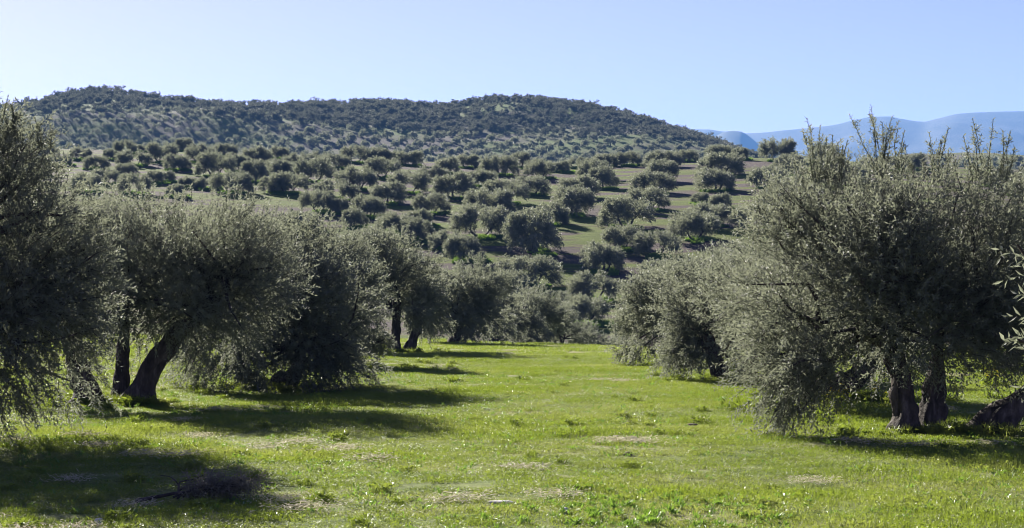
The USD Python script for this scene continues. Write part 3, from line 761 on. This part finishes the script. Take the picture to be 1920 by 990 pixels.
# leafy weeds of the foreground
def rosette(seed, n=26, size=0.1):
    rng = np.random.default_rng(seed)
    a = rng.random(n) * 6.283
    el = rng.uniform(0.15, 1.2, n)
    d = np.stack([np.cos(a) * np.cos(el), np.sin(a) * np.cos(el), np.sin(el)], 1)
    p = np.stack([rng.normal(0, 0.045, n), rng.normal(0, 0.045, n), rng.uniform(0, 0.05, n)], 1)
    return leaf_quads(rng, p, d, np.array([0, 0, 1.0]) + rng.normal(0, 0.3, (n, 3)), size * rng.uniform(0.6, 1.3, n), size * rng.uniform(0.2, 0.36, n), 0.2)


ROS = []
for i in range(4):
    k = klass(f"leafy_weed_kind_{i:03d}")
    put("foliage", rosette(500 + i, [26, 34, 30, 40][i], [0.09, 0.12, 0.1, 0.13][i]), "weed_leaf", k)
    ROS.append(k)
rng = np.random.default_rng(33)


spots = []
for _ in range(150):
    px = float(np.clip(rng.normal(1200, 130), 830, 1640))
    y = float(rng.uniform(925, 1000)) if px > 1000 else float(rng.uniform(955, 1000))
    spots.append((px, y, "in the bottom bright patch"))
for _ in range(46):
    spots.append((float(rng.uniform(1740, 1940)), float(rng.uniform(800, 850)), "in the shade of the stout trunks"))
for _ in range(26):
    spots.append((float(rng.uniform(120, 420)), float(rng.uniform(755, 790)), "at the feet of the three-trunked olive"))
for _ in range(10):
    spots.append((float(rng.uniform(1350, 1420)), float(rng.uniform(755, 775)), "under the right row's skirt"))
grp = {}
for px, y, where in sorted(spots, key=lambda t: (t[2], t[0])):
    grp[where] = grp.get(where, 0) + 1
    d = d_of_row(y)
    foot = on_ground(px, d)
    copy_of(ROS[int(rng.integers(4))], "leafy_weed", f"leafy weed {where}, {nth(grp[where])} from left", "weed", foot, float(rng.uniform(0, 360)), float(rng.uniform(0.3, 0.62)), f"leafy weeds {where}")

G = scatter(rng, 18, 50, 0.42, 0.5)
w_ = meshkit.fbm(np.stack([G[:, 0] * 0.6, G[:, 1] * 0.8, 0 * G[:, 0]], -1), 3, 55)
G = G[rng.random(len(G)) < np.clip((w_ - 0.38) * 4, 0.08, 0.9)]
instancer("ground_weeds", [(rosette(520 + i, 16, 0.055), "weed_leaf") for i in range(4)], np.stack([G[:, 0], G[:, 1], meadow_z(G[:, 0], G[:, 1])], 1), rng.integers(0, 4, len(G)), rng.uniform(0, 6.28, len(G)), rng.uniform(0.5, 1.3, len(G)),
          "low small-leaved weeds spread through the meadow grass", "weeds")

T = [(x + math.cos(a) * (r_ * 1.7 + q), y + math.sin(a) * (r_ * 1.7 + q)) for x, y, r_ in FEET if 20 < y < 70 for a, q in zip(rng.uniform(0, 6.283, 16), np.abs(rng.normal(0, 0.4, 16)))]
G = scatter(rng, 18, 60, 0.9, 0.5)
w_ = meshkit.fbm(np.stack([G[:, 0] * 0.5, G[:, 1] * 0.6, 0 * G[:, 0]], -1), 3, 61)
G = G[rng.random(len(G)) < np.clip((w_ - 0.5) * 4, 0.03, 0.8)]
sc = np.concatenate([rng.uniform(0.45, 0.95, len(T)), rng.uniform(0.35, 0.75, len(G))])
G = np.vstack([np.array(T), G])
instancer("tall_grass", [(blades(np.random.default_rng(640 + i), 110, 0.32, 0.22, 0.006, 40), "grass_blade") for i in range(3)], np.stack([G[:, 0], G[:, 1], meadow_z(G[:, 0], G[:, 1])], 1), rng.integers(0, 3, len(G)), rng.uniform(0, 6.28, len(G)), sc,
          "taller grass around the feet of the trees and in tufts on the meadow", "grass")

# grass tufts, yellow flowers
def flower_plant(k, seed, n):
    rng = np.random.default_rng(seed)
    put("foliage", blades(rng, 60, 0.3, 0.22, 0.006, 30), "grass_blade", k)
    st = []
    for _ in range(n):
        a, q, h = rng.random() * 6.28, rng.random() * 0.15, rng.uniform(0.2, 0.36)
        c = np.array([math.cos(a) * q, math.sin(a) * q, h])
        m = 7
        an = np.arange(m) * 6.283 / m
        d = np.stack([np.cos(an) * 0.9, np.sin(an) * 0.9, np.full(m, 0.35)], 1)
        put("flower", leaf_quads(rng, np.repeat(c[None], m, 0), unit(d), np.tile([0, 0, 1.0], (m, 1)), np.full(m, 0.032), np.full(m, 0.02)), "yellow_petal", k)
        st.append(tube([[c[0] * 0.3, c[1] * 0.3, 0], c], 0.003, 3))
    put("stalk_growth", merge(st), "grass_blade", k)


FLO = [klass("flower_kind"), klass("flower_kind_001")]
for i, k in enumerate(FLO):
    flower_plant(k, 600 + i, 9)
for i, (px, y) in enumerate([(1556, 768), (1575, 764), (1592, 770), (1640, 762), (1676, 768), (1850, 722), (1858, 719), (1872, 724)]):
    where = "between the hanging skirt and the stout trunks" if i < 5 else "on the sunlit grass at the right edge"
    copy_of(FLO[i % 2], "yellow_flower_plant", f"yellow wild flowers {where}, {nth(i + 1 if i < 5 else i - 4)} from the left", "flower", on_ground(px, d_of_row(y)), 50.0 * i, 1.0)
TUF = klass("grass_tuft_kind")
put("foliage", blades(np.random.default_rng(650), 130, 0.35, 0.2, 0.005, 30), "grass_blade", TUF)
for i, (px, y) in enumerate([(1525, 778), (1545, 782), (1565, 780), (1588, 784), (1612, 779), (1638, 785), (1660, 788), (1535, 790), (1380, 772), (1395, 768), (1402, 774)]):
    copy_of(TUF, "grass_tuft", f"taller tuft of grass at the skirt of the right olive row, {nth(i + 1)} of those", "grass", on_ground(px, d_of_row(y)), 60.0 * i, float(rng.uniform(0.8, 1.3)), "tall grass tufts by the right row")

# pale straw and prunings left lying on the meadow
m = 260
q = np.stack([rng.normal(0, 0.2, m), rng.normal(0, 0.16, m), rng.uniform(0.02, 0.07, m)], 1)
d = unit(np.stack([rng.normal(size=m), rng.normal(size=m), rng.normal(0, 0.15, m)], 1))
flakes = leaf_quads(rng, q, d, np.array([0, 0, 1.0]) + rng.normal(0, 0.25, (m, 3)), rng.uniform(0.03, 0.10, m), rng.uniform(0.008, 0.02, m))
G = [((px - 960) / F * d_of_row(y), d_of_row(y)) for px, y in fixed for _ in range(1)]
bg = scatter(rng, 18.5, 80, 1.0, 0)
bare, _ = meadow_cover(bg)
G = np.vstack([np.array(G) + rng.normal(0, 0.12, (len(G), 2)), bg[bare > 0.71]])
instancer("straw_litter", [(flakes, "straw")], np.stack([G[:, 0], G[:, 1], meadow_z(G[:, 0], G[:, 1]) + 0.01], 1), np.zeros(len(G), int), rng.uniform(0, 6.28, len(G)), np.stack([rng.uniform(0.7, 1.6, len(G)), rng.uniform(0.6, 1.1, len(G)), np.ones(len(G))], 1),
          "pale dry clippings lying in patches on the meadow", "straw")


def rock_mesh(seed, r):
    import trimesh
    s = trimesh.creation.icosphere(2, 1.0)
    v = np.array(s.vertices)
    v *= (0.75 + 0.5 * meshkit.fbm(v * 1.6 + seed, 3, seed))[:, None]
    return v * np.array(r), np.array(s.faces)


for i, (px, y, r_, mat, lab) in enumerate([(1190, 824, (0.05, 0.03, 0.03), "stone", "small pale stone in the middle of the meadow"), (1205, 834, (0.05, 0.035, 0.03), "stone", "pale stone lying next to a dark earth clod"),
                                           (1177, 857, (0.06, 0.04, 0.035), "clod", "dark earth clod on the grass left of the right row"), (1128, 834, (0.09, 0.05, 0.03), "clod", "reddish mole hill on the centre of the meadow"),
                                           (1297, 802, (0.12, 0.06, 0.04), "clod", "dark bare earth lump in front of the right row"), (940, 953, (0.13, 0.06, 0.02), "stone", "flat pale stone slab near the bottom centre of the meadow"),
                                           (1058, 975, (0.05, 0.04, 0.04), "stone", "small white stone among the weeds at the bottom"), (186, 987, (0.05, 0.04, 0.04), "stone", "small white stone in the shade at the bottom left")]):
    foot = on_ground(px, d_of_row(y))
    p = numbered("/World/" + ("stone" if mat == "stone" else "earth_clod"))
    g = usdkit.mesh(stage, p, rock_mesh(i + 1, r_), f"/World/Looks/{mat}", smooth=True)
    g.AddTranslateOp().Set(Gf.Vec3d(*map(float, foot + [0, 0, 0.015])))
    say(g.GetPrim(), lab, "stone" if mat == "stone" else "clod")

# the heap of cut olive branches
rng = np.random.default_rng(44)
d = d_of_row(944)
foot = on_ground(372, d)
bp = thing("brush_pile", "heap of cut olive branches with withered leaves on the grass at lower left", "brush pile", foot)
tips = []
for i in range(13):
    s = np.array([rng.uniform(-0.25, 0.15), rng.uniform(-0.15, 0.15), rng.uniform(0.02, 0.08)])
    a = rng.normal(0.1, 0.5)
    e = s + np.array([math.cos(a) * rng.uniform(0.3, 0.55), math.sin(a) * 0.3, rng.uniform(0.02, 0.14)])
    path = smooth_curve([s, 0.5 * (s + e) + [0, 0, rng.uniform(0.02, 0.08)], e], 8)
    put("branch", tube(path, np.linspace(0.012, 0.004, 8), 6, rng, 0.3), "bark", bp, smooth=True)
    tips.append(path)
put("branch", tube(smooth_curve([[-0.62, -0.05, 0.02], [-0.4, -0.02, 0.06], [-0.15, 0, 0.1], [0.05, 0.02, 0.08]], 10), np.linspace(0.022, 0.012, 10), 7, rng, 0.3), "bark", bp, smooth=True)
put("branch", tube(smooth_curve([[-0.2, 0, 0.08], [-0.19, 0, 0.2], [-0.05, 0.0, 0.23], [0.06, 0, 0.28]], 9), np.linspace(0.012, 0.004, 9), 6, rng, 0.3), "bark", bp, smooth=True)
put("branch", tube(smooth_curve([[-0.19, 0, 0.16], [-0.3, 0.0, 0.26], [-0.38, 0, 0.27]], 7), np.linspace(0.007, 0.003, 7), 5, rng, 0.3), "bark", bp, smooth=True)
n = 330
b0 = np.array([t[rng.integers(1, 8)] for t in tips for _ in range(n // 13 + 1)])[:n]
dd = unit(np.stack([rng.normal(0.7, 0.6, n), rng.normal(0, 0.5, n), rng.normal(0.3, 0.4, n)], 1))
lv, (PP, _) = leafy_shoots(rng, b0, dd, rng.uniform(0.12, 0.32, n), 11, 0.055, 0.013, droop=0.2)
put("withered_foliage", lv, "dry_leaf", bp)

# ------------------------------------------------------------------ haze
usdkit.material(stage, "/World/Looks/haze", {"v": ("principled_volume", {"color": (0.17, 0.40, 0.84), "density": 0.000065, "anisotropy": 0.2})}, volume="v.volume")
import trimesh
hz = trimesh.creation.box(extents=(24000, 12500, 900))
hz.apply_translation((0, 5400, 900 / 2 - 100))
say(put("haze", hz, "haze"), "thin blue air between the camera and the mountains", "haze", kind="stuff")
